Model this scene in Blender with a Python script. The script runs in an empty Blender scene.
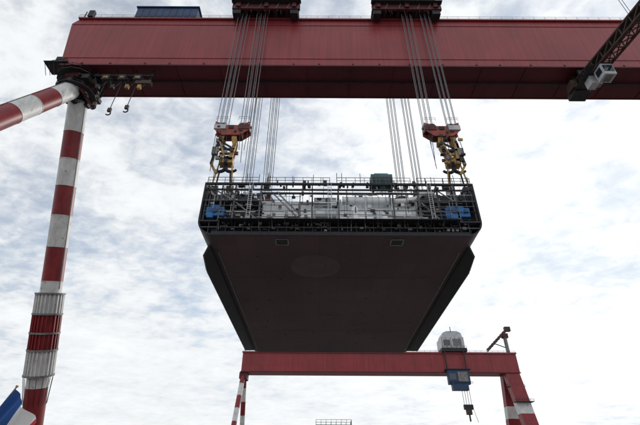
import bpy, math, random
from mathutils import Vector, Matrix
R = random.Random(7)
sc = bpy.context.scene
sc.view_settings.view_transform = 'Standard'
sc.view_settings.look = 'None'
sc.view_settings.exposure = 0

# ------------------------------------------------------------------ materials
def paint(name, col, rough=.5, var=.3, scale=.35, rust=0.0, brick=None, metal=0.0, streak=0.0, spec=.4, bump=.15):
    m = bpy.data.materials.new(name); m.use_nodes = True
    nt = m.node_tree; N = nt.nodes; L = nt.links
    b = N['Principled BSDF']
    b.inputs['Roughness'].default_value = rough
    b.inputs['Metallic'].default_value = metal
    b.inputs['Specular IOR Level'].default_value = spec
    tc = N.new('ShaderNodeTexCoord')
    def noise(sc_, det=5, vec=None):
        n = N.new('ShaderNodeTexNoise'); n.inputs['Scale'].default_value = sc_
        n.inputs['Detail'].default_value = det; n.inputs['Roughness'].default_value = .6
        L.new(vec or tc.outputs['Object'], n.inputs['Vector']); return n.outputs['Fac']
    def mr(src, a, b_, c, d):
        n = N.new('ShaderNodeMapRange'); L.new(src, n.inputs[0])
        for i, v in enumerate((a, b_, c, d)): n.inputs[i+1].default_value = v
        return n.outputs[0]
    def mix(mode, fac, A, Bc):
        n = N.new('ShaderNodeMix'); n.data_type = 'RGBA'; n.blend_type = mode
        for sock, v in ((n.inputs[0], fac), (n.inputs[6], A), (n.inputs[7], Bc)):
            if hasattr(v, 'links'): L.new(v, sock)
            elif isinstance(v, (int, float)): sock.default_value = v
            else: sock.default_value = (*v, 1)
        return n.outputs[2]
    f = mr(noise(scale), .3, .7, 1-var, 1+var)
    c = mix('MULTIPLY', 1.0, col, f)
    if streak:
        mp = N.new('ShaderNodeMapping'); mp.inputs['Scale'].default_value = (1.6, 1.6, .07)
        L.new(tc.outputs['Object'], mp.inputs[0])
        f3 = mr(noise(1.0, 6, mp.outputs[0]), .35, .7, 1.0, 1-streak)
        c = mix('MULTIPLY', 1.0, c, f3)
    if brick:
        axis, w, h, dark = brick[:4]; tone = brick[4] if len(brick) > 4 else .1
        sp = N.new('ShaderNodeSeparateXYZ'); L.new(tc.outputs['Object'], sp.inputs[0])
        cb = N.new('ShaderNodeCombineXYZ')
        L.new(sp.outputs[axis[0]], cb.inputs[0]); L.new(sp.outputs[axis[1]], cb.inputs[1])
        bt = N.new('ShaderNodeTexBrick'); L.new(cb.outputs[0], bt.inputs['Vector'])
        bt.inputs['Color1'].default_value = (1-tone, 1-tone, 1-tone, 1); bt.inputs['Color2'].default_value = (1+tone, 1+tone, 1+tone, 1)
        bt.inputs['Mortar'].default_value = (dark, dark, dark, 1)
        bt.inputs['Scale'].default_value = 1; bt.inputs['Mortar Size'].default_value = .06
        bt.inputs['Mortar Smooth'].default_value = .4
        bt.inputs['Brick Width'].default_value = w; bt.inputs['Row Height'].default_value = h
        bt.offset = .5 if dark > .7 else 0
        c = mix('MULTIPLY', 1.0, c, bt.outputs['Color'])
    if rust:
        rf = mr(noise(.9, 7), .62-rust*.25, .72-rust*.2, 0, .85)
        c = mix('MIX', rf, c, (.10, .045, .025))
    L.new(c, b.inputs['Base Color'])
    if bump:
        bp = N.new('ShaderNodeBump'); bp.inputs['Strength'].default_value = bump; bp.inputs['Distance'].default_value = .05
        L.new(noise(1.4, 3), bp.inputs['Height']); L.new(bp.outputs[0], b.inputs['Normal'])
    return m

M = dict(
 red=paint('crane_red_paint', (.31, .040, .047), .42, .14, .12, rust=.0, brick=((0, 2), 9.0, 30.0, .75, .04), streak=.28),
 redshade=paint('crane_red_shaded', (.105, .013, .020), .6, .25, .2, streak=0),  # same crane red, with underside shade darkened into the base colour
 legred=paint('leg_red_paint', (.25, .022, .028), .45, .25, .3, rust=.08, streak=.3),
 legwhite=paint('leg_white_paint', (.70, .70, .69), .5, .12, .3, rust=.06, streak=.25),
 dark=paint('dark_machinery', (.022, .022, .026), .6, .4, 1.2, bump=0),
 dkred=paint('dark_red_machinery', (.09, .016, .020), .55, .4, .8, rust=.1, bump=0),
 steel=paint('grey_steel', (.20, .20, .20), .5, .35, .8, rust=.2, bump=0),
 rope=paint('wire_rope_grey', (.20, .20, .21), .55, .2, 2, metal=.1, bump=0),
 yellow=paint('yellow_paint', (.42, .25, .075), .55, .35, .8, rust=.4, bump=0),
 orange=paint('orange_red_paint', (.32, .06, .038), .5, .35, .8, rust=.35, bump=0),
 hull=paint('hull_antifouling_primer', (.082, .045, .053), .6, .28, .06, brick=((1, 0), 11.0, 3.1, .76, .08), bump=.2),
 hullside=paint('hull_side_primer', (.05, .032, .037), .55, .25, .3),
 hullring=paint('hull_patch_primer', (.108, .068, .076), .6, .2, .25),
 primer=paint('grey_primer', (.085, .085, .095), .6, .4, .6, rust=.25, bump=0),
 black=paint('black_edge', (.020, .020, .023), .6, .4, 1.0, bump=0),
 wing=paint('bilge_wing_paint', (.018, .018, .022), .6, .4, .3, bump=.1),
 light=paint('light_grey_panel', (.74, .77, .80), .55, .15, .5, rust=.06, streak=.12, bump=0),
 white=paint('white_insulation', (.88, .89, .90), .6, .06, .8, bump=0),
 pipe=paint('pale_pipe_paint', (.62, .66, .68), .45, .2, .8, bump=0),
 blue=paint('blue_tarp', (.03, .15, .38), .6, .4, 1.4),
 navy=paint('dark_blue_house', (.02, .055, .13), .5, .25, .5, bump=0),
 teal=paint('teal_machine', (.07, .17, .19), .5, .25, .8),
 grey=paint('cabin_grey', (.50, .52, .54), .5, .2, .6, bump=0),
 glass=paint('cabin_glass', (.02, .03, .04), .08, .1, 1, spec=.8, bump=0),
 brown=paint('brown_truss', (.06, .034, .026), .6, .35, .8, rust=.2, bump=0),
 fblue=paint('flag_blue', (.02, .08, .27), .8, .08, 2, bump=0),
 fwhite=paint('flag_white', (.72, .72, .72), .8, .05, 2, bump=0),
 fred=paint('flag_red', (.45, .03, .05), .8, .08, 2, bump=0),
)

# ------------------------------------------------------------------ mesh builder
class B:
    def __init__(s): s.v = []; s.f = []; s.m = []; s.sm = []
    def add(s, vs, fs, m, smooth=False):
        o = len(s.v); s.v += [tuple(v) for v in vs]
        for f in fs:
            s.f.append([i+o for i in f]); s.m.append(m); s.sm.append(smooth)
    def box(s, x0, x1, y0, y1, z0, z1, m):
        vs = [(x, y, z) for z in (z0, z1) for y in (y0, y1) for x in (x0, x1)]
        s.add(vs, [(0,2,3,1),(4,5,7,6),(0,1,5,4),(2,6,7,3),(0,4,6,2),(1,3,7,5)], m)
    def beam(s, p, q, w, h, m):
        p = Vector(p); q = Vector(q); d = (q-p).normalized()
        up = Vector((0,0,1)) if abs(d.z) < .95 else Vector((0,1,0))
        a = d.cross(up).normalized()*(w/2); b = a.cross(d).normalized()*(h/2)
        vs = [e+sa*a+sb*b for e in (p, q) for sb in (-1, 1) for sa in (-1, 1)]
        s.add(vs, [(0,2,3,1),(4,5,7,6),(0,1,5,4),(2,6,7,3),(0,4,6,2),(1,3,7,5)], m)
    def cyl(s, p, q, r0, m, r1=None, n=10, caps=True):
        r1 = r0 if r1 is None else r1
        p = Vector(p); q = Vector(q); d = (q-p).normalized()
        up = Vector((0,0,1)) if abs(d.z) < .95 else Vector((0,1,0))
        a = d.cross(up).normalized(); b = a.cross(d)
        vs = []
        for c, r in ((p, r0), (q, r1)):
            for i in range(n):
                t = 2*math.pi*i/n; vs.append(c+a*(r*math.cos(t))+b*(r*math.sin(t)))
        s.add(vs, [(i, (i+1) % n, n+(i+1) % n, n+i) for i in range(n)], m, True)
        if caps:
            s.add(vs[:n], [tuple(range(n))[::-1]], m); s.add(vs[n:], [tuple(range(n))], m)
    def path(s, pts, r, m, n=8):
        for a, b in zip(pts, pts[1:]): s.cyl(a, b, r, m, n=n)
    def prism(s, poly, y0, y1, m, caps=True):
        n = len(poly)
        vs = [(x, y0, z) for x, z in poly]+[(x, y1, z) for x, z in poly]
        s.add(vs, [(i, (i+1) % n, n+(i+1) % n, n+i) for i in range(n)], m)
        if caps: s.add(vs, [tuple(range(n))[::-1], tuple(range(n, 2*n))], m)
    def rail(s, p, q, m, h=1.15, step=1.6, r=.03):
        p = Vector(p); q = Vector(q); L = (q-p).length; n = max(1, int(L/step))
        for i in range(n+1):
            a = p.lerp(q, i/n); s.cyl(a, a+Vector((0,0,h)), r, m, n=5, caps=False)
        for k in (.5, 1.0): s.cyl(p+Vector((0,0,h*k)), q+Vector((0,0,h*k)), r, m, n=5, caps=False)
    def done(s, name, parent=None, bevel=0):
        me = bpy.data.meshes.new(name); me.from_pydata(s.v, [], s.f)
        used = sorted(set(s.m))
        for k in used: me.materials.append(M[k])
        ix = {k: i for i, k in enumerate(used)}
        for p, k, sm in zip(me.polygons, s.m, s.sm): p.material_index = ix[k]; p.use_smooth = sm
        me.update()
        o = bpy.data.objects.new(name, me); sc.collection.objects.link(o)
        if parent: o.parent = parent
        if bevel:
            md = o.modifiers.new('bevel', 'BEVEL'); md.width = bevel; md.segments = 2; md.limit_method = 'ANGLE'
        return o
def empty(name):
    e = bpy.data.objects.new(name, None); sc.collection.objects.link(e); return e

# ================================================================== NEAR GANTRY CRANE
crane = empty('gantry_crane')
GF, GB, GZ0, GZ1 = 57.0, 65.0, 76.9, 93.9
XL, XR = -55.0, 92.0
b = B()
vs = [(XL+.4, GF, GZ0), (XR, GF, GZ0), (XR, GB, GZ0), (XL+.4, GB, GZ0), (XL-2.0, GF, GZ1-2), (XR, GF, GZ1), (XR, GB, GZ1), (XL-2.0, GB, GZ1-2), (XL-.6, GF, GZ1), (XL-.6, GB, GZ1)]
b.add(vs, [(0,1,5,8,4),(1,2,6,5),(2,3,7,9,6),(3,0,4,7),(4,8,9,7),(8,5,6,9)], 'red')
b.add(vs, [(0,3,2,1)], 'redshade')
b.box(XL-.9, XR, GF-.45, GF, GZ1-.35, GZ1+.05, 'red')
b.box(XL+.4, XR, GF-.3, GF, GZ0-.1, GZ0+.25, 'redshade')
b.box(XL+.4, XR, GB, GB+.3, GZ0-.1, GZ0+.25, 'redshade')
b.box(XL-1.6, XR, GF-.10, GF, GZ1-2.3, GZ1-2.1, 'red')
b.box(XL+.2, XR, GF-.10, GF, GZ0+2.6, GZ0+2.75, 'red')
for i in range(16):
    x = XL+6+i*9.2; b.box(x, x+.18, GF+.02, GB-.02, GZ0-.16, GZ0, 'redshade')
b.box(XL+4, XR, 60.6, 60.9, GZ0-.5, GZ0-.2, 'dark')
for i in range(22):
    x = XL+5+i*6.3+R.uniform(-1, 1); b.box(x, x+.35, GF-.25, GF-.1, GZ0+.5, GZ0+.9, 'dkred')
b.done('girder', crane)
b = B()
b.rail((XL-1, GF-.3, GZ1+.05), (XR, GF-.3, GZ1+.05), 'dkred', step=2.5)
b.box(XL+1.2, XL+2.4, 56.2, 57, GZ1, GZ1+2.2, 'dark'); b.cyl((XL, 57, GZ1), (XL, 57, GZ1+2.8), .12, 'dark')
b.box(-43.6, -29.2, 57.2, 62, GZ1+.6, GZ1+5.0, 'navy')
b.box(-43.9, -28.9, 56.9, 62.3, GZ1+5.0, GZ1+5.3, 'navy')
for x in (-43, -38.5, -34, -29.8): b.box(x-.15, x+.15, 57.1, 61.5, GZ1, GZ1+.6, 'dark')
for i in range(9): b.box(-43.2+i*1.6, -42.1+i*1.6, 57.13, 57.2, GZ1+1.2, GZ1+4.4, 'navy')
b.done('girder_walkway_and_house', crane)

def trolley(x0, x1, nm):
    b = B()
    for x in (x0+1, (x0+x1)/2-.4, x1-1.8): b.box(x, x+.9, 54.0, 68.5, GZ1+.7, GZ1+2.2, 'dkred')
    b.box(x0, x1, 54.4, 55.0, GZ1+.3, GZ1+2.4, 'dkred'); b.box(x0, x1, 67.2, 67.9, GZ1+.3, GZ1+2.4, 'dkred')
    b.box(x0+1.2, x1-1.2, 56.0, 64, GZ1+2.4, GZ1+8.5, 'dkred')
    b.box(x0+2.2, x1-5, 55.0, 57, GZ1+2.4, GZ1+6.5, 'dark')
    n = 9
    for i in range(n):
        x = x0+.9+(x1-x0-1.8)*i/(n-1)
        b.cyl((x-.2, 55.8, GZ1+1.5), (x+.2, 55.8, GZ1+1.5), .95, 'dark', n=16)
        b.cyl((x-.2, 66.6, GZ1+1.5), (x+.2, 66.6, GZ1+1.5), .95, 'dark', n=16)
    for x in (x0+.3, x0+3, x0+6, x1-5.5, x1-3, x1-.6):
        b.box(x-.35, x+.35, 55.1, 56.9, GZ1+.06, GZ1+.9, 'dark'); b.beam((x, 54.5, GZ1+.4), (x+.8, 54.2, GZ1+2.6), .15, .15, 'steel')
    b.rail((x0, 54.0, GZ1+2.4), (x1, 54.0, GZ1+2.4), 'steel', step=1.8, r=.05)
    b.box(x0-.2, x1+.2, 53.4, 54.4, GZ1+2.2, GZ1+2.3, 'dark')
    for k in range(14):
        x = R.uniform(x0, x1-1); z = GZ1+R.uniform(2.4, 6); s_ = R.uniform(.4, 1.2)
        b.box(x, x+s_, 53.9, 55.2, z, z+s_, R.choice(['dark', 'dkred', 'dark', 'steel']))
    b.box(x0+.2, x0+2.0, 54.6, 56.4, GZ1-1.2, GZ1+.3, 'dark'); b.box(x1-2.2, x1-.4, 54.6, 56.4, GZ1-1.2, GZ1+.3, 'dark')
    for k in range(9):
        x = R.uniform(x0+.5, x1-.5); b.cyl((x, 54.6, GZ1+.5), (x+R.uniform(-.3, .3), 54.6, GZ1-R.uniform(.3, 1.6)), .07, 'dark', n=5)
    b.done(nm, crane)
trolley(-20.2, -4.8, 'hoist_trolley_a'); trolley(11.6, 27.4, 'hoist_trolley_b')

b = B()
def bundle(xc, y, ztop, zbot, n=6, sp=.42, xb=None):
    xb = xc if xb is None else xb
    for i in range(n):
        dx = (i-(n-1)/2)*sp; dy = (i % 2)*.5
        b.cyl((xc+dx, y+dy, ztop), (xb+dx*.85, y+dy, zbot), .066, 'rope', n=6, caps=False)
for xc, xb in ((-17.6, -17.9), (-13.4, -13.5), (19.6, 19.6), (23.8, 24.0)):
    bundle(xc, 55.6, GZ1+1.5, 58.0, 6, .48, xb)
for xc in (-14.4, -10.4, 16.0, 19.4): bundle(xc, 66.6, GZ1+1.5, 49.5, 6, .40)
b.done('hoist_ropes', crane)

def hookblock(xc, y, zt, nm, flip=1):
    b = B()
    z0 = zt-4.4
    for yy in (y-.85, y+.75):
        poly = [(xc-3.1, zt-.2), (xc-3.2, zt-2.1), (xc-1.6, z0+.9), (xc+1.6, z0+.9), (xc+3.2, zt-2.1), (xc+3.1, zt-.2), (xc+1.2, zt-1.1), (xc-1.2, zt-1.1)]
        b.prism(poly, yy, yy+.12, 'orange')
    for dx, dz, w, h in ((-.6, -2.0, .9, .7), (-2.6, -1.9, .5, .5), (1.3, -2.6, .6, .4), (.5, -2.9, .4, .4)):
        b.box(xc+dx, xc+dx+w, y-1.0, y-.85, zt+dz, zt+dz+h, 'dark')
    for sx in (-1, 1):
        for k in range(5):
            xx = xc+sx*2.15+(k-2)*.40
            b.cyl((xx-.13, y, zt-.9), (xx+.13, y, zt-.9), .88, 'dark' if k % 2 else 'steel', n=18)
        b.cyl((xc+sx*2.15-1.25, y, zt-.9), (xc+sx*2.15+1.25, y, zt-.9), .25, 'steel')
        b.box(xc+sx*2.15-1.05, xc+sx*2.15+1.05, y-.98, y-.85, zt-2.1, zt-1.0, 'dkred' if sx*flip > 0 else 'grey')
        b.rail((xc+sx*2-1, y-1.0, zt), (xc+sx*2+1, y-1.0, zt), 'steel', h=.9, step=1)
    b.box(xc-1.9, xc+1.9, y-.73, y+.75, z0+.9, z0+1.7, 'dkred')
    xo = xc-flip*.5
    for yy in (y-.6, y+.5):
        b.prism([(xo-1.5, z0+.9), (xo-1.7, z0-.5), (xo-1.0, z0-1.2), (xo-.75, z0-.4), (xo-.6, z0+.9)], yy, yy+.1, 'yellow')
        b.prism([(xo+.6, z0+.9), (xo+.75, z0-.4), (xo+1.0, z0-1.2), (xo+1.7, z0-.5), (xo+1.5, z0+.9)], yy, yy+.1, 'yellow')
        b.beam((xo-1.2, yy, z0-.8), (xo+.1, yy, z0-4.4), .75, .3, 'yellow')
        b.beam((xo+1.4, yy, z0-.8), (xo+1.0, yy, z0-4.8), .65, .3, 'yellow')
        b.beam((xo-1.3, yy, z0-2.4), (xo+1.5, yy, z0-2.3), .3, .4, 'dark')
        b.beam((xo-1.3, yy, z0-.4), (xo+1.3, yy, z0-2.2), .2, .3, 'dark')
        b.beam((xo-.4, yy, z0-3.3), (xo+1.2, yy, z0-3.2), .25, .3, 'yellow')
    b.box(xo-.8, xo+1.5, y-.75, y+.75, z0-5.4, z0-4.3, 'yellow')
    b.cyl((xo+.3, y, z0-4.4), (xo+.3, y, z0-6.0), .35, 'dark')
    for sx in (-1, 1):
        pts = [Vector((xo+.3+sx*(1.0-1.0*math.cos(t)), y, z0-6.0-.85*math.sin(t))) for t in [i*math.pi/6 for i in range(6)]]
        for i in range(len(pts)-1): b.cyl(pts[i], pts[i+1], .36-.03*i, 'dark', r1=.33-.03*i, n=8)
        b.cyl((xo+.3+sx*.9, y, z0-6.7), (xo+.3+sx*1.3, y+.3, 43.4), .15, 'dark', n=8)
        b.cyl((xo+.3+sx*1.1, y-.3, z0-5.3), (xo+.3+sx*1.7, y-.5, 43.4), .13, 'yellow', n=8)
        b.box(xo+.3+sx*1.3-.6, xo+.3+sx*1.3+.6, y-.3, y+.5, 42.4, 44.2, 'dark')
    b.beam((xc-flip*1.9, y-.5, z0-.2), (xc-flip*2.6, y-.5, z0-5.6), .4, .5, 'dark')
    b.beam((xc-flip*2.6, y-.5, z0-5.6), (xc-flip*1.5, y-.5, z0-7.6), .35, .4, 'yellow')
    b.box(xc-flip*2.3-.5, xc-flip*2.3+.5, y-.9, y-.3, z0-3.6, z0-2.0, 'steel')
    for k in range(8):
        x = xc+R.uniform(-3.2, 3.2); z = zt-R.uniform(2.2, 4); l = R.uniform(3, 9)
        b.cyl((x, y-.95, z), (x+R.uniform(-.4, .4), y-.9, max(43.0, z-l)), .055, 'dark', n=5)
    for k in range(12):
        x = xo+R.uniform(-2, 2); z = z0-R.uniform(-.5, 6); b.box(x, x+R.uniform(.3, .8), y-1.0, y-.7, z, z+R.uniform(.3, .9), R.choice(['yellow', 'dark', 'steel', 'dark', 'dkred']))
    b.done(nm, crane)
hookblock(-15.8, 55.6, 58.6, 'hook_block_a', flip=1)
hookblock(21.8, 55.6, 58.6, 'hook_block_b', flip=-1)
hookblock(-12.4, 66.8, 50.6, 'hook_block_c', flip=1)
hookblock(17.7, 66.8, 50.6, 'hook_block_d', flip=-1)

def leg(b, top, base, bounds, r, cols=('legwhite', 'legred'), start=0):
    T = Vector(top); S = Vector(base)
    for i, (a, c) in enumerate(zip(bounds, bounds[1:])):
        b.cyl(T.lerp(S, a), T.lerp(S, c), r, cols[(i+start) % 2], n=40, caps=False)
T = Vector((-51.6, 61, 75.2)); S2 = Vector((-53.0, 91.7, 1.5)); S1 = Vector((-52.6, 21.1, 1.5))
b = B()
bd = [.047, .133, .208, .279, .356, .435, .519, .596, .679, .762, .85, .93, 1.0]
leg(b, T, S2, bd, 1.85)
b.cyl(T, T.lerp(S2, .047), .9, 'dark', r1=1.85, n=30)
for t in bd[1:-1]: b.cyl(T.lerp(S2, t-.0008), T.lerp(S2, t+.0008), 1.9, 'legwhite', n=40)
d = (S2-T).normalized(); ax = d.cross(Vector((1,0,0))).normalized(); bx = d.cross(ax).normalized()
def ringbars(t0, t1, r, n, w, colf):
    for i in range(n):
        a = 2*math.pi*i/n; o = ax*(r*math.cos(a))+bx*(r*math.sin(a))
        b.beam(T.lerp(S2, t0)+o, T.lerp(S2, t1)+o, w, w, colf)
for t0, t1, col in ((.548, .596, 'legwhite'), (.596, .679, 'legred'), (.679, .736, 'legwhite')):
    ringbars(t0, t1, 2.35, 22, .26, col)
    b.cyl(T.lerp(S2, t0), T.lerp(S2, t1), 2.2, col, n=40)
for t in (.548, .596, .64, .679, .736):
    b.cyl(T.lerp(S2, t-.002), T.lerp(S2, t+.002), 2.62, 'steel', n=40)
for k in range(14):
    a = 2*math.pi*k/14; o = ax*math.cos(a)+bx*math.sin(a)
    b.cyl(T.lerp(S2, .74)+o*2.4, T.lerp(S2, .80)+o*1.95, .05, 'dark', n=5)
b.cyl(T.lerp(S2, .06)+Vector((1.9, -.6, 0)), T.lerp(S2, .54)+Vector((1.9, -.6, 0)), .09, 'steel', n=6)
b.done('leg_rear', crane)
b = B()
bd1 = [.047, .125, .20, .27, .345, .42, .50, .58, .66, .74, .82, .9, 1.0]
leg(b, T, S1, bd1, 1.8)
b.cyl(T, T.lerp(S1, .047), .9, 'dark', r1=1.8, n=30)
for t in bd1[1:-1]: b.cyl(T.lerp(S1, t-.0008), T.lerp(S1, t+.0008), 1.85, 'legwhite', n=40)
b.cyl(T.lerp(S1, .05)+Vector((0, -1.3, 1.5)), T.lerp(S1, .9)+Vector((0, -1.3, 1.5)), .08, 'steel', n=6)
b.done('leg_front', crane)
b = B()
b.box(-54.2, -49.2, 58.4, 63.6, 75.3, 76.8, 'redshade')
b.box(-53.6, -49.8, 59, 63, 73.6, 75.25, 'dark')
b.cyl((-54.4, 61, 74.6), (-49.0, 61, 74.6), 1.3, 'dark', n=24)
for sx in (-54.0, -49.8):
    b.prism([(sx, 75.28), (sx, 71.8), (sx+.5, 71.2), (sx+.9, 71.8), (sx+.9, 75.28)], 58.6, 63.4, 'redshade')
n = 16
for zz, rr in ((72.0, 4.0), (75.2, 4.6)):
    for i in range(n):
        a0 = 2*math.pi*i/n; a1 = 2*math.pi*(i+1)/n
        p = Vector((-51.3+rr*math.cos(a0), 60.5+rr*math.sin(a0), zz)); q = Vector((-51.3+rr*math.cos(a1), 60.5+rr*math.sin(a1), zz))
        pi_ = Vector((-51.3+(rr-1.2)*math.cos(a0), 60.5+(rr-1.2)*math.sin(a0), zz)); qi = Vector((-51.3+(rr-1.2)*math.cos(a1), 60.5+(rr-1.2)*math.sin(a1), zz))
        b.add([p, q, qi, pi_, p-Vector((0,0,.15)), q-Vector((0,0,.15)), qi-Vector((0,0,.15)), pi_-Vector((0,0,.15))], [(0,1,2,3),(7,6,5,4),(0,4,5,1),(2,6,7,3)], 'dark')
        b.rail(p, q, 'dark', h=1.3, step=1.2, r=.05)
        b.cyl(pi_, (-51.3, 61, zz-2.2), .07, 'dark', n=5)
for k in range(26):
    a = R.uniform(0, 6.28); rr = R.uniform(2.2, 4.2); z = R.uniform(70.5, 76)
    x = -51.3+rr*math.cos(a); y = 60.5+rr*math.sin(a); s = R.uniform(.25, .8)
    b.box(x-s, x+s, y-s, y+s, z-s*.8, z+s*.8, R.choice(['dark', 'dark', 'dkred', 'brown']))
b.box(-57.0, -54.0, 57.8, 59.8, 78.0, 81.0, 'dark'); b.rail((-58, 57.5, 77.9), (-53.5, 56.7, 77.9), 'dark', r=.06)
b.box(-58.1, -53.1, 56.5, 60, 77.7, 77.9, 'dark')
for k in range(6):
    x = -57.9+k*.9; b.cyl((x, 56.7, 77.7), (x+.5, 58, 75.0), .06, 'dark', n=5)
b.done('leg_hinge', crane)
b = B()
b.box(-47.5, -35.0, 58.2, 58.6, 75.2, 75.7, 'dark')
for x in (-47, -43, -39, -35.4): b.box(x-.1, x+.1, 58.3, 58.5, 75.7, 76.9, 'dark')
for x, zl in ((-44.6, 67.2), (-41.2, 65.6), (-38.0, 66.4)):
    b.box(x-.8, x+.8, 57.7, 59.1, 73.6, 75.1, 'dark'); b.box(x-.4, x+.5, 57.6, 57.7, 73.9, 74.5, 'yellow')
    b.cyl((x-1.0, 58.4, 74.2), (x+1.1, 58.4, 74.2), .45, 'dark', n=14)
    b.cyl((x, 58.4, 73.6), (x-.3, 58.4, zl), .08, 'dark', n=5)
    b.box(x-.65, x+.05, 58.2, 58.6, zl-.9, zl, 'brown')
    pts = [Vector((x-.3+.45*math.sin(t), 58.4, zl-1.4-.45*math.cos(t)+.0)) for t in [math.pi-i*.6 for i in range(8)]]
    b.path(pts, .13, 'dark', 6)
for xs in (-47, -44, -41, -38.5):
    dz = R.uniform(0, .3)
    pts = [(xs+u*3.2, 58.2, 74.6-(2.6+dz)*math.sin(math.pi*u)) for u in [i/8 for i in range(9)]]
    b.path(pts, .1, 'dark', 6)
    b.box(xs+1.0, xs+1.7, 57.9, 58.5, 71.2, 72.2, R.choice(['dark', 'yellow', 'steel']))
b.box(-38.2, -35.0, 57.9, 58.9, 72.6, 73.6, 'brown')
b.done('service_hoists', crane)
# cabin runway truss beneath the girder
b = B()
A0 = Vector((54.4, 61.5, 75.2)); A1 = Vector((59.2, 32, 75.2))
for dx in (-1.2, 1.2):
    for dz in (-2.2, 0): b.beam(A0+Vector((dx, 0, dz)), A1+Vector((dx, 0, dz)), .35, .35, 'brown')
n = 12
for i in range(n+1):
    p = A0.lerp(A1, i/n)
    for dx in (-1.2, 1.2): b.beam(p+Vector((dx, 0, -2.2)), p+Vector((dx, 0, 0)), .2, .2, 'brown')
    for dz in (-2.2, 0): b.beam(p+Vector((-1.2, 0, dz)), p+Vector((1.2, 0, dz)), .22, .22, 'brown')
    if i < n:
        q = A0.lerp(A1, (i+1)/n)
        b.beam(p+Vector((-1.2, 0, -2.2)), q+Vector((1.2, 0, -2.2)), .18, .18, 'brown')
        for dx in (-1.2, 1.2): b.beam(p+Vector((dx, 0, -2.2)), q+Vector((dx, 0, 0)), .18, .18, 'brown')
b.beam(A0+Vector((0, 0, -.1)), A1+Vector((0, 0, -.1)), 1.9, .08, 'dark')
for y in (57.4, 59, 60.6):
    p = A0.lerp(A1, (61.5-y)/29.5); b.box(p.x-1.4, p.x+1.4, y-.2, y+.2, 75.4, 76.9, 'dark')
b.box(52.8, 56.2, 59.2, 61.8, 72.2, 73.4, 'dark'); b.box(52.4, 53.6, 58.6, 60.6, 73.0, 75.2, 'brown')
b.box(54.4, 56.7, 52.6, 54.8, 69.6, 72.6, 'grey'); b.box(54.6, 56.5, 52.5, 52.6, 70.4, 72.0, 'glass'); b.box(54.2, 56.9, 52.4, 55.0, 72.6, 72.8, 'dark')
b.box(54.3, 54.4, 53.0, 54.4, 70.5, 72.0, 'glass'); b.box(54.9, 56.2, 52.9, 54.5, 69.5, 69.6, 'steel')
b.box(53.9, 55.4, 55.6, 57.4, 70.6, 72.7, 'grey'); b.box(55.9, 56.7, 56.4, 57.4, 71.3, 72.7, 'steel')
b.rail((53.2, 53, 72.8), (52.6, 59, 72.8), 'dark', r=.05)
b.box(52.8, 53.9, 53, 59, 72.65, 72.75, 'dark')
b.cyl((61, 48, 75), (61, 48, 104), .05, 'dark', n=5); b.cyl((61.7, 48, 75), (61.7, 48, 104), .05, 'dark', n=5)
b.done('cabin_runway', crane)
b = B()
b.add([(84, 57.1, GZ0-.01), (91.9, 57.1, GZ0-.01), (91.9, 64.9, GZ0-.01), (84, 64.9, GZ0-.01), (87, 50, 5.1), (91, 50, 5.1), (91, 74, 5.1), (87, 74, 5.1)],
      [(0,1,5,4),(1,2,6,5),(2,3,7,6),(3,0,4,7)], 'red')
b.box(86.5, 91.5, 15, 96, 2, 5, 'red')
b.box(-54.9, -50.5, 17, 96, 1.9, 4.4, 'red')
for y in range(18, 96, 4):
    for x in (-52.7, 89): b.box(x-.9, x+.9, y, y+2.6, .35, 1.9, 'dark'); b.cyl((x-.3, y+1.3, .6), (x+.3, y+1.3, .6), .5, 'steel', n=16)
b.done('rigid_leg_and_bogies', crane)

# ================================================================== SHIP BLOCK
ship = empty('ship_hull_block')
X0, X1, YF, YE, ZB, ZD, ZT = -17.7, 23.5, 52.0, 110.0, 32.9, 35.3, 42.3
rb = 2.5
def section(off=0.0):
    pts = [(X0+off, ZT)]
    for i in range(9):
        a = math.pi+i*(math.pi/2)/8
        pts.append((X0+rb+(rb-off)*math.cos(a), ZB+rb+(rb-off)*math.sin(a)))
    for i in range(9):
        a = 1.5*math.pi+i*(math.pi/2)/8
        pts.append((X1-rb+(rb-off)*math.cos(a), ZB+rb+(rb-off)*math.sin(a)))
    pts.append((X1-off, ZT)); return pts
b = B()
so, si = section(0), section(.22); n = len(so)
vs = [(x, YF, z) for x, z in so]+[(x, YE, z) for x, z in so]+[(x, YF, z) for x, z in si]+[(x, YE, z) for x, z in si]
for i in range(n-1):
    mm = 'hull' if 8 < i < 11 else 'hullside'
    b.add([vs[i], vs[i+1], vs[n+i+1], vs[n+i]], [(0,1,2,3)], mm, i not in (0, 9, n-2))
    b.add([vs[2*n+i], vs[2*n+i+1], vs[3*n+i+1], vs[3*n+i]], [(3,2,1,0)], 'primer')
    b.add([vs[i], vs[i+1], vs[2*n+i+1], vs[2*n+i]], [(3,2,1,0)], 'black')
b.add([(x, YE, z) for x, z in so], [tuple(range(n))], 'hullside')
b.box(X0+.25, X1-.25, 57.2, YE-.1, ZT-.3, ZT, 'primer')
b.box(X0+.25, X1-.25, YF+.15, YE-.2, ZD-.12, ZD, 'primer')
b.box(X0+.3, X1-.3, 57.0, 57.2, ZD, ZT-.002, 'light')
cx, cy, rr = -.7, 61.9, 4.0
vs = [(cx+rr*math.cos(i*math.pi/24), cy+rr*math.sin(i*math.pi/24), ZB-.012) for i in range(48)]
b.add(vs, [tuple(range(48))[::-1]], 'hullring')
for x in (-5.5, 11.2):
    b.box(x-.8, x+.8, 53.2, 54.6, ZB-.06, ZB-.004, 'black')
    for dx, dy, w, h in ((-.9, 0, .1, .8), (.9, 0, .1, .8), (0, -.8, 1.0, .1), (0, .8, 1.0, .1)):
        b.box(x+dx-w, x+dx+w, 53.9+dy-h, 53.9+dy+h, ZB-.10, ZB-.005, 'steel')
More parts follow.
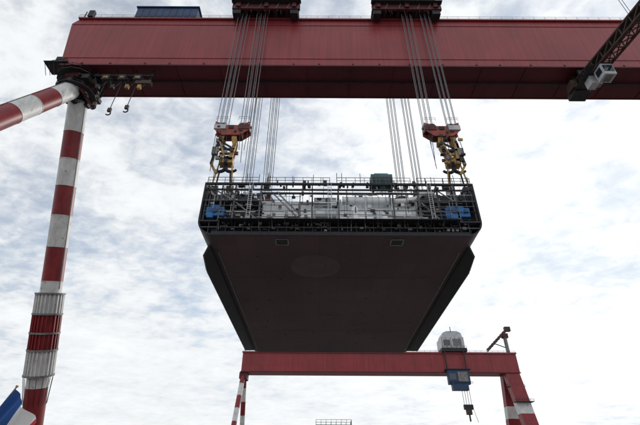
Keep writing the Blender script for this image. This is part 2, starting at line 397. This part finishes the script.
for i in range(26):
    x = R.uniform(X0+3, X1-3); y = R.uniform(56, 106); s = R.uniform(.10, .22)
    b.box(x-s, x+s, y-s, y+s, ZB-.08, ZB-.003, R.choice(['hullring', 'primer', 'black']))
for x, y in ((6.5, 95), (8.6, 95.5), (7.5, 90), (-4, 99), (12.5, 99), (2.2, 84)):
    b.box(x-.5, x+.5, y-.35, y+.35, ZB-.05, ZB-.003, 'hullring')
for y in (66, 93): b.box(X0+3, X1-3, y, y+.08, ZB-.02, ZB-.002, 'hullring')
for sx, xe in ((1, X0), (-1, X1)):
    a = [(xe+sx*1.35, ZB+.22), (xe-sx*.05, ZB-1.3)]
    y0, y1, y2, y3 = 55.6, 61.0, 104, 109
    th = .25
    P = [(a[0][0], y0, a[0][1]), (a[1][0]+sx*.3, y0+1.6, a[1][1]+.5), (a[1][0], y1, a[1][1]), (a[1][0], y2, a[1][1]), (a[0][0], y3, a[0][1])]
    Q = [(p[0]-sx*th, p[1], p[2]+th) for p in P]
    b.add(P+Q, [(0,1,2,3,4), (9,8,7,6,5)]+[(i, (i+1) % 5, 5+(i+1) % 5, 5+i) for i in range(5)], 'wing')
    b.beam((xe+sx*2.35, 57, ZB-.03), (xe+sx*2.35, 107, ZB-.03), .12, .1, 'steel')
    b.beam((a[1][0], y1, a[1][1]), (a[1][0], y2, a[1][1]), .18, .18, 'primer')
b.done('hull_shell', ship)

b = B()
b.box(X0+1.4, X1-1.4, 53.0, 53.1, ZB+.25, ZD-.15, 'black')
x = X0+1.6
while x < X1-1.4:
    b.box(x, x+.12, YF+.05, 53.0, ZB+.25, ZD-.15, 'black'); x += 1.25
b.box(X0+.6, X1-.6, YF+.02, YF+.5, ZB+1.25, ZB+1.38, 'primer')
b.box(X0+.2, X1-.2, YF-.06, YF+.12, ZD-.2, ZD+.06, 'black')
b.box(X0+2.2, X1-2.2, YF-.06, YF+.1, ZB-.05, ZB+.55, 'black')
for i in range(90):
    x = R.uniform(X0+2, X1-2); z = R.uniform(ZB+.6, ZD-.4); w = R.uniform(.08, .6)
    b.box(x, x+w, YF-.05, YF+.3, z, z+R.uniform(.08, .5), R.choice(['primer', 'steel', 'hullside', 'black', 'black', 'primer']))
b.box(X0+3.2, X1-3.4, YF-1.1, YF-.1, ZD-.35, ZD-.27, 'black')
b.rail((X0+3.2, YF-1.1, ZD-.27), (X1-3.4, YF-1.1, ZD-.27), 'steel', h=1.3, step=1.9, r=.04)
x = X0+3.2
while x < X1-3.4:
    b.beam((x, YF-1.05, ZD-.35), (x, YF-.05, ZD-1.3), .08, .08, 'black')
    if R.random() < .7: b.cyl((x, YF-.6, ZD-.3), (x+R.uniform(-.2, .2), YF-.5, ZD-R.uniform(.8, 2.1)), .03, 'steel', n=5)
    x += 1.9
b.done('double_bottom_front', ship)

b = B()
posts = [-17.1, -14.9, -12.9, -9.0, -1.2, 2.8, 11.0, 14.9, 17.8, 20.4, 22.9]
for x in posts:
    hw = .12 if (x < -8 or x > 14) else .08
    b.box(x-hw, x+hw, YF+.1, YF+.4, ZD, ZT-.3, 'primer' if R.random() < .5 else 'black')
    b.box(x-.08, x+.08, YF+.4, 57, ZT-.9, ZT-.3, 'primer')
b.box(X0+.25, X1-.25, YF+.02, YF+.35, ZT-.3, ZT+.02, 'black')
b.box(X0+.25, X1-.25, YF+.1, YF+.3, ZT-1.35, ZT-1.1, 'black')
b.box(X0+.25, -8.8, YF+.05, 57, 38.9, 39.05, 'primer'); b.box(15, X1-.25, YF+.05, 57, 38.9, 39.05, 'primer')
b.box(-8.8, 15, YF+.05, YF+.5, 40.4, 40.5, 'primer')
for z in (37.0, 38.0):
    b.cyl((X0+.5, YF+.05, z), (-8.9, YF+.05, z), .04, 'steel', n=5); b.cyl((15, YF+.05, z), (X1-.5, YF+.05, z), .04, 'steel', n=5)
x = X0+.8
while x < X1-.8:
    b.box(x-.05, x+.05, 56.75, 57.0, ZD, ZT-.3, 'pipe'); x += .85
# white sheeted units, faces leaning back so they catch the sky
for x0, x1, z0, z1 in ((-8.7, -5.3, 35.5, 40.2), (-4.9, -1.3, 35.7, 40.2), (3.0, 6.7, 35.6, 38.7), (7.0, 10.8, 35.5, 38.8), (11.1, 14.7, 35.8, 40.6), (-.9, 2.5, 38.6, 40.4)):
    y0 = 52.7; y1 = 52.7+(z1-z0)*.32
    vs = [(x0, y0, z0), (x1, y0, z0), (x1, y1, z1), (x0, y1, z1), (x0, y1+.3, z0), (x1, y1+.3, z0), (x1, y1+.3, z1), (x0, y1+.3, z1)]
    b.add(vs, [(0,1,2,3),(4,7,6,5),(0,3,7,4),(1,5,6,2),(3,2,6,7),(0,4,5,1)], 'white')
    for k in range(3):
        f = (k+.5)/3; zz_ = z0+(z1-z0)*f; yy_ = y0+(y1-y0)*f; b.box(x0+.1, x1-.1, yy_-.08, yy_+.02, zz_-.03, zz_+.03, 'steel')
    for k in range(3):
        xx = R.uniform(x0+.1, x1-.9); f = R.uniform(.05, .8); zz_ = z0+(z1-z0)*f; yy_ = y0+(y1-y0)*f
        b.box(xx, xx+R.uniform(.2, .7), yy_-.2, yy_+.3, zz_, zz_+R.uniform(.15, .6), R.choice(['steel', 'primer', 'pipe', 'black']))
b.cyl((3.4, 53.0, 39.6), (10.6, 53.0, 39.6), .62, 'white', n=24)
for x in (3.5, 5.3, 7.1, 8.9, 10.5): b.cyl((x-.06, 53.0, 39.6), (x+.06, 53.0, 39.6), .72, 'pipe', n=24)
b.path([(10.6, 53.0, 39.6), (13, 52.9, 39.6), (14.6, 52.8, 39.9), (15.4, 52.7, 40.8), (17.4, 52.7, 41.0)], .42, 'white', 14)
b.cyl((-.6, 53.0, 37.0), (2.4, 53.0, 37.0), .7, 'pipe', n=24)
b.cyl((5.2, 52.8, 35.6), (5.2, 52.8, 38.0), .55, 'white', n=20); b.cyl((5.2, 52.8, 38.0), (5.2, 52.8, 38.4), .55, 'white', r1=.2, n=20)
b.cyl((8.8, 52.7, 35.6), (8.8, 52.7, 37.3), .45, 'pipe', n=20)
b.path([(-8.6, 52.9, 40.9), (-2, 52.9, 40.9), (3.2, 53.0, 40.9), (9, 53.0, 40.9)], .16, 'pipe')
b.path([(-8.6, 52.6, 36.4), (-3, 52.6, 36.4), (-3, 52.6, 38.8), (1.6, 52.6, 38.8)], .12, 'steel')
b.path([(10, 52.6, 36.5), (14.4, 52.6, 36.5), (14.4, 52.6, 41.4)], .12, 'steel')
for p, q in (((-7.4, 52.3, 40.7), (-3.4, 52.3, 36.2)), ((-6.6, 52.3, 40.7), (-2.8, 52.3, 36.4)), ((-12.7, 52.3, 38.8), (-9.3, 52.3, 35.8)), ((15.2, 52.3, 38.8), (17.6, 52.3, 35.8)), ((18, 52.3, 41), (20.2, 52.3, 39.1)), ((-16.8, 52.3, 41.6), (-13.2, 52.3, 39.2))):
    b.beam(p, q, .14, .18, 'steel')
for x in (-10.8, 16.4, 1.2):
    for dx in (0, .5): b.cyl((x+dx, YF-.05, ZD), (x+dx, YF-.05, ZT), .04, 'light', n=5)
    for k in range(18): b.cyl((x, YF-.05, ZD+.3+k*.36), (x+.5, YF-.05, ZD+.3+k*.36), .03, 'light', n=5)
for k in range(110):
    x = R.uniform(X0+.6, X1-.8); z = R.uniform(ZD+.2, ZT-1.5); y = R.uniform(YF-.1, 52.7)
    c_ = R.choice(['steel', 'light', 'primer', 'black', 'light', 'steel'])
    if R.random() < .5: b.cyl((x, y, z), (x, y, min(ZT+.6, z+R.uniform(1, 4))), R.choice([.03, .04, .07]), c_, n=6)
    else:
        x2 = min(X1-.5, x+R.uniform(1, 5)); b.cyl((x, y, z), (x2, y, z), R.choice([.03, .04, .07]), c_, n=6)
for k in range(190):
    x = R.uniform(X0+.7, X1-1.2)
    if -9 < x < 14.6 and R.random() < .55: x = R.choice([R.uniform(X0+.7, -9.5), R.uniform(15, X1-1.2)])
    z = R.choice([ZD+R.uniform(0, 1.2), 39.1, 40.5, R.uniform(ZD, ZT-1.4)]); y = R.uniform(52.4, 53.6); w = R.uniform(.12, .7); h = R.uniform(.12, .8)
    b.box(x, x+w, y, y+w*.7, z, z+h, R.choice(['steel', 'light', 'pipe', 'primer', 'black', 'primer', 'grey', 'black', 'pipe']))
for x0, x1 in ((X0+.4, -9.2), (15.2, X1-.4)): b.box(x0, x1, 54.6, 54.8, ZD, ZT-.4, 'primer')
b.done('front_outfitting', ship)
b = B()
for x0, x1 in ((-16.9, -14.2), (18.6, 22.2)):
    b.box(x0, x1, 52.2, 54.2, 36.3, 37.9, 'blue'); b.box(x0+.5, x1-.7, 52.4, 53.8, 37.7, 38.4, 'blue'); b.box(x0+.2, x1-1.5, 52.1, 52.9, 35.9, 37.0, 'blue')
    b.cyl((x0+1.3, 51.98, 37.2), (x0+1.3, 52.3, 37.2), .4, 'navy', n=16)
    b.box(x1-.9, x1-.3, 52.05, 52.3, 36.9, 37.6, 'navy')
b.done('tarped_equipment', ship, bevel=.1)
b = B()
for s_, e_ in ((X0+.3, -9.5), (-8.2, 1.5), (2.6, 14), (15, X1-.3)): b.rail((s_, YF+.2, ZT+.02), (e_, YF+.2, ZT+.02), 'dark', h=1.15, step=1.3, r=.045)
b.rail((X0+.3, YF+.2, ZT), (X0+.3, 80, ZT), 'dark', h=1.15, step=2); b.rail((X1-.3, YF+.2, ZT), (X1-.3, 80, ZT), 'dark', h=1.15, step=2)
for k in range(60):
    x = R.uniform(X0+.5, X1-.9); w = R.uniform(.1, .7); y = R.uniform(52.4, 53.6)
    b.box(x, x+w, y, y+.4, ZT+.03, ZT+R.uniform(.2, 1.0), R.choice(['dark', 'dark', 'primer', 'dark']))
for k in range(20):
    x = R.uniform(X0+.5, X1-.5); b.cyl((x, 52.3, ZT), (x, 52.3, ZT+R.uniform(1, 2.2)), .05, 'dark', n=5)
b.done('deck_rails', ship)
b = B()
b.box(8.0, 11.4, 52.6, 54.6, ZT+.3, ZT+2.3, 'teal'); b.box(8.6, 10.8, 52.9, 54.3, ZT+2.25, ZT+2.7, 'teal')
for x in (8.3, 10.8): b.box(x, x+.3, 52.7, 54.5, ZT, ZT+.3, 'dark')
for k in range(6): b.box(8.4+k*.5, 8.7+k*.5, 52.52, 52.6, ZT+.6, ZT+2.0, 'primer')
b.done('deck_generator', ship, bevel=.15)

# ================================================================== FAR GANTRY CRANE
far = empty('gantry_crane.001')
b = B()
b.box(-40.4, 104, 229, 237, 56.7, 66.9, 'red'); b.box(-40.7, 104.3, 228.5, 229, 66.3, 67.1, 'red'); b.box(-40.7, 104.3, 228.7, 229, 56.5, 57, 'redshade')
b.rail((-40, 229, 67), (104, 229, 67), 'dkred', step=3, r=.06)
for i in range(18): b.box(-38+i*8, -37.8+i*8, 228.93, 229, 57, 66.3, 'red')
b.done('girder', far)
def stripedleg(b, p, q, r, n, s=0):
    p = Vector(p); q = Vector(q)
    for i in range(n): b.cyl(p.lerp(q, i/n), p.lerp(q, (i+1)/n), r, ('legred', 'legwhite')[(i+s) % 2], n=20, caps=False)
b = B()
x = -39.4
stripedleg(b, (x, 231.5, 56.7), (x-.6, 208, 1), 1.25, 9, 0); stripedleg(b, (x, 234.5, 56.7), (x-.6, 258, 1), 1.25, 9, 0)
b.box(x-1.8, x+2, 229.4, 236.6, 53.6, 56.65, 'redshade')
b.box(-41.4, -38.4, 204, 262, .6, 3, 'red')
for y0, y1 in ((231, 214), (235, 252)):
    P = [(96.3, y0-2, 56.65), (103.6, y0-2, 56.65), (103.6, y0+2, 56.65), (96.3, y0+2, 56.65)]
    Q = [(97.5, y1-2, 1), (103, y1-2, 1), (103, y1+2, 1), (97.5, y1+2, 1)]
    for k, (ta, tb, m) in enumerate(((0, .26, 'legred'), (.26, .36, 'legwhite'), (.36, .6, 'legred'), (.6, .7, 'legwhite'), (.7, 1, 'legred'))):
        A = [Vector(a).lerp(Vector(c), ta) for a, c in zip(P, Q)]; C = [Vector(a).lerp(Vector(c), tb) for a, c in zip(P, Q)]
        b.add(A+C, [(0,1,5,4),(1,2,6,5),(2,3,7,6),(3,0,4,7)], m)
b.box(95, 105, 208, 258, .6, 3.5, 'red')
b.rail((95.5, 228.5, 50), (104.5, 228.5, 50), 'dark', r=.08); b.box(95.5, 104.5, 228, 230, 49.8, 50, 'dark')
b.rail((95.5, 222.5, 42), (104.5, 222.5, 42), 'dark', r=.08); b.box(95.5, 104.5, 222, 226, 41.8, 42, 'dark')
b.done('legs', far)
b = B()
b.box(65.5, 77.5, 228, 238, 69, 75.0, 'grey')
b.prism([(65.9, 75.0), (66.8, 77.4), (69.0, 78.4), (74.5, 78.4), (76.6, 77.4), (77.2, 75.0)], 228.5, 237.5, 'grey')
b.box(64.8, 78.2, 227.2, 238.8, 67.2, 69, 'dark')
b.box(66.5, 70, 227.9, 228, 70.5, 73.5, 'glass'); b.box(71.5, 76, 227.9, 228, 70.3, 74, 'steel')
for k in range(5): b.box(65.6+k*2.4, 65.8+k*2.4, 227.85, 228, 69, 75, 'steel')
b.cyl((71, 227.5, 77.6), (71, 227.5, 80.4), .2, 'dark'); b.rail((65, 227.2, 69), (78, 227.2, 69), 'steel', r=.07)
b.box(65.5, 76.5, 225.8, 228.3, 50.5, 57.4, 'navy'); b.box(67, 75, 225.5, 228.3, 47.6, 50.45, 'navy'); b.box(66, 69.5, 225.7, 225.8, 52.5, 55.5, 'glass')
b.box(70.5, 75.5, 225.6, 225.8, 51.5, 56.4, 'steel'); b.box(64.6, 77.4, 225.2, 228.5, 57.4, 57.9, 'dark'); b.rail((64.8, 225.2, 50.4), (77.2, 225.2, 50.4), 'dark', r=.07)
for x in (66, 76): b.beam((x, 227.4, 57.4), (x, 227.4, 68), .5, .5, 'dark')
for x in (71.6, 72.8, 74, 75.2): b.cyl((x, 226.8, 50), (x, 226.8, 41), .12, 'dark', n=5)
b.box(71.2, 75.6, 226, 227.6, 38.8, 41, 'dark'); b.box(72, 74.6, 226, 227.6, 36.5, 38.8, 'brown'); b.cyl((73.3, 226.8, 36.5), (73.3, 226.8, 33.5), .4, 'dark')
b.cyl((75.5, 226.8, 40), (77.0, 226.8, 33), .1, 'dark', n=5)
b.done('trolley_and_cabin', far)
b = B()
ox = 3.0
b.cyl((98.2+ox, 231, 66.9), (98.2+ox, 231, 77), .95, 'steel', n=14); b.box(96.8+ox, 99.8+ox, 229.8, 232.2, 75.5, 77.8, 'dkred')
for o in (-.7, .7): b.beam((87.5+ox, 231+o, 69.0), (100.5+ox, 231+o, 80.6), .9, 1.2, 'brown')
for i in range(10):
    t = i/9; p = Vector((87.5+ox, 231, 69.0)).lerp(Vector((100.5+ox, 231, 80.6)), t); b.box(p.x-.2, p.x+.2, 230.2, 231.8, p.z-.9, p.z+.9, 'steel')
b.cyl((98.2+ox, 231, 70), (92+ox, 231, 72.4), .25, 'dark', n=6); b.box(99.0+ox, 102+ox, 230, 232, 79.2, 81.6, 'brown')
b.done('service_jib', far)

# ================================================================== FLAG
fl = empty('flag')
b = B()
tip = Vector((-14.25, 21.3, 6.05)); foot = Vector((-17.0, 21.3, .05))
b.cyl(foot, tip, .035, 'steel', n=10); b.cyl(tip, tip+Vector((.02, 0, .08)), .06, 'yellow', n=12)
b.cyl(foot-Vector((0, 0, .05)), foot+Vector((0, 0, .25)), .18, 'steel', n=16)
b.done('flagpole', fl)
b = B(); hd = (foot-tip).normalized(); fd = Vector((.76, 0, -.65))
NA, NB = 30, 72; H, Fy = 2.3, 2.7
g = []
for i in range(NA+1):
    for j in range(NB+1):
        a = i/NA; c = j/NB
        p = tip+hd*(.08+a*H)+fd*(c*Fy)
        w = math.sin(c*13+a*3.2)*.15*c**.5+math.sin(c*27-a*4)*.05
        p += Vector((.06*math.sin(c*13+a*3), w*1.8, -.12*math.sin(math.pi*c)*(1-.3*a)+.06*math.sin(c*13+a*5)*c))
        g.append(p)
for i in range(NA):
    for j in range(NB):
        k = i*(NB+1)+j
        b.add([g[k], g[k+1], g[k+NB+2], g[k+NB+1]], [(0,1,2,3)], ('fblue', 'fwhite', 'fred')[j*3//NB], True)
o = b.done('cloth', fl)
import bmesh
bm = bmesh.new(); bm.from_mesh(o.data); bmesh.ops.remove_doubles(bm, verts=bm.verts, dist=1e-5); bm.to_mesh(o.data); bm.free()

# ================================================================== ACCESS TOWER
tw = empty('access_tower')
b = B(); ZP = 21.2
for x in (-1, 9):
    for y in (149, 153): b.beam((x, y, 0), (x, y, ZP-.1), .35, .35, 'steel')
for k in range(7):
    z = .05+k*3
    for y in (149, 153): b.beam((-1, y, z), (9, y, z+3), .18, .18, 'steel'); b.beam((-1, y, z+3), (9, y, z+3), .2, .2, 'steel')
    for x in (-1, 9): b.beam((x, 149, z), (x, 153, z+3), .18, .18, 'steel')
b.box(-1.0, 10.4, 148.2, 153.8, ZP, ZP+.15, 'steel')
for y in (148.3, 153.7): b.rail((-.9, y, ZP+.15), (10.3, y, ZP+.15), 'steel', h=1.5, step=1.4, r=.06)
for x in (-.9, 10.3): b.rail((x, 148.3, ZP+.15), (x, 153.7, ZP+.15), 'steel', h=1.5, step=1.6, r=.06)
b.done('tower_frame', tw)

# ================================================================== GROUND
M['conc'] = paint('yard_concrete', (.15, .142, .135), .85, .3, .05, brick=((0, 1), 8, 8, .6), bump=.1)
M['railsteel'] = paint('rail_steel', (.12, .09, .07), .4, .3, 1, metal=.6)
b = B(); b.add([(-3000, -3000, 0), (3000, -3000, 0), (3000, 3000, 0), (-3000, 3000, 0)], [(0,1,2,3)], 'conc'); b.done('ground')
b = B()
for x in (-53.2, -52.2, 88.5, 89.5, -40.4, -39.6, 99.6, 100.4):
    b.box(x-.07, x+.07, -300, 600, .004, .35, 'railsteel')
b.done('crane_rails')

# ================================================================== SKY + SUN
az, el = math.radians(33), math.radians(27)
sd = Vector((math.sin(az)*math.cos(el), math.cos(az)*math.cos(el), math.sin(el)))
w = bpy.data.worlds.new('World'); sc.world = w; w.use_nodes = True
nt = w.node_tree; N = nt.nodes; L = nt.links
bg = N['Background']; bg.inputs['Strength'].default_value = .13
sky = N.new('ShaderNodeTexSky'); sky.sky_type = 'NISHITA'; sky.sun_disc = False
sky.sun_elevation = el; sky.sun_rotation = az; sky.air_density = 1.2; sky.dust_density = .3; sky.ozone_density = 2.0
tc = N.new('ShaderNodeTexCoord')
def math_(op, a, b_=None, c_=None):
    n = N.new('ShaderNodeMath'); n.operation = op
    for i, v in enumerate((a, b_, c_)):
        if v is None: continue
        if hasattr(v, 'links'): L.new(v, n.inputs[i])
        else: n.inputs[i].default_value = v
    return n.outputs[0]
sep = N.new('ShaderNodeSeparateXYZ'); L.new(tc.outputs['Generated'], sep.inputs[0])
zz = math_('ADD', math_('MAXIMUM', sep.outputs[2], 0.0), .15)
cb = N.new('ShaderNodeCombineXYZ')
L.new(math_('DIVIDE', sep.outputs[0], zz), cb.inputs[0]); L.new(math_('DIVIDE', sep.outputs[1], zz), cb.inputs[1])
def cn(scale, det, rough, rot=0, sx=1, sy=1, dist=0):
    mp = N.new('ShaderNodeMapping'); mp.inputs['Rotation'].default_value = (0, 0, rot); mp.inputs['Scale'].default_value = (sx, sy, 1)
    L.new(cb.outputs[0], mp.inputs[0])
    n = N.new('ShaderNodeTexNoise'); n.inputs['Scale'].default_value = scale; n.inputs['Detail'].default_value = det
    n.inputs['Roughness'].default_value = rough; n.inputs['Distortion'].default_value = dist
    L.new(mp.outputs[0], n.inputs['Vector']); return n.outputs['Fac']
big = cn(1.1, 2, .5); mid = cn(3.4, 5, .55, .6, 1, 1.4, .3); fine = cn(13, 4, .6, .9, 1, 1.3, .3)
den = math_('ADD', math_('ADD', math_('MULTIPLY', big, .60), math_('MULTIPLY', mid, .48)), math_('MULTIPLY', fine, .36))
vm = N.new('ShaderNodeVectorMath'); vm.operation = 'DOT_PRODUCT'; L.new(tc.outputs['Generated'], vm.inputs[0]); vm.inputs[1].default_value = sd
dot = math_('MAXIMUM', vm.outputs['Value'], 0.0)
glow = math_('POWER', dot, 7.0)
hz = math_('POWER', math_('SUBTRACT', 1.0, math_('MAXIMUM', sep.outputs[2], 0.0)), 2.0)
den = math_('ADD', den, math_('ADD', math_('MULTIPLY', hz, .16), math_('MULTIPLY', glow, .05)))
mr = N.new('ShaderNodeMapRange'); mr.interpolation_type = 'SMOOTHSTEP'; L.new(den, mr.inputs[0])
mr.inputs[1].default_value = .58; mr.inputs[2].default_value = .83; mr.inputs[3].default_value = .42; mr.inputs[4].default_value = 1.0
tex = math_('ADD', math_('MULTIPLY', mid, 2.0), math_('ADD', math_('MULTIPLY', fine, 1.5), math_('MULTIPLY', big, 1.6)))
bright = math_('ADD', math_('ADD', tex, 4.45), math_('MULTIPLY', glow, 1.5))
cc = N.new('ShaderNodeCombineXYZ')
L.new(math_('MULTIPLY', bright, .975), cc.inputs[0]); L.new(math_('MULTIPLY', bright, 1.0), cc.inputs[1]); L.new(math_('MULTIPLY', bright, 1.02), cc.inputs[2])
gap = N.new('ShaderNodeMix'); gap.data_type = 'RGBA'; gap.blend_type = 'DARKEN'; gap.inputs[0].default_value = 1
L.new(sky.outputs[0], gap.inputs[6]); gap.inputs[7].default_value = (4.6, 5.6, 6.8, 1)
mx = N.new('ShaderNodeMix'); mx.data_type = 'RGBA'
L.new(mr.outputs[0], mx.inputs[0]); L.new(gap.outputs[2], mx.inputs[6]); L.new(cc.outputs[0], mx.inputs[7])
L.new(mx.outputs[2], bg.inputs['Color'])
sl = bpy.data.lights.new('sun', 'SUN'); sl.energy = 1.5; sl.angle = math.radians(10); sl.color = (1, .95, .88)
so_ = bpy.data.objects.new('sun', sl); sc.collection.objects.link(so_)
so_.rotation_euler = (-sd).to_track_quat('-Z', 'Y').to_euler()

# ================================================================== CAMERA
cam = bpy.data.cameras.new('camera'); cam.lens = 24; cam.sensor_width = 36; cam.clip_end = 8000; cam.clip_start = .1
co = bpy.data.objects.new('camera', cam); sc.collection.objects.link(co)
co.matrix_world = Matrix.Translation((0, 0, 1.7)) @ Matrix.Rotation(math.radians(90+34), 4, 'X') @ Matrix.Rotation(math.radians(.3), 4, 'Z')
sc.camera = co
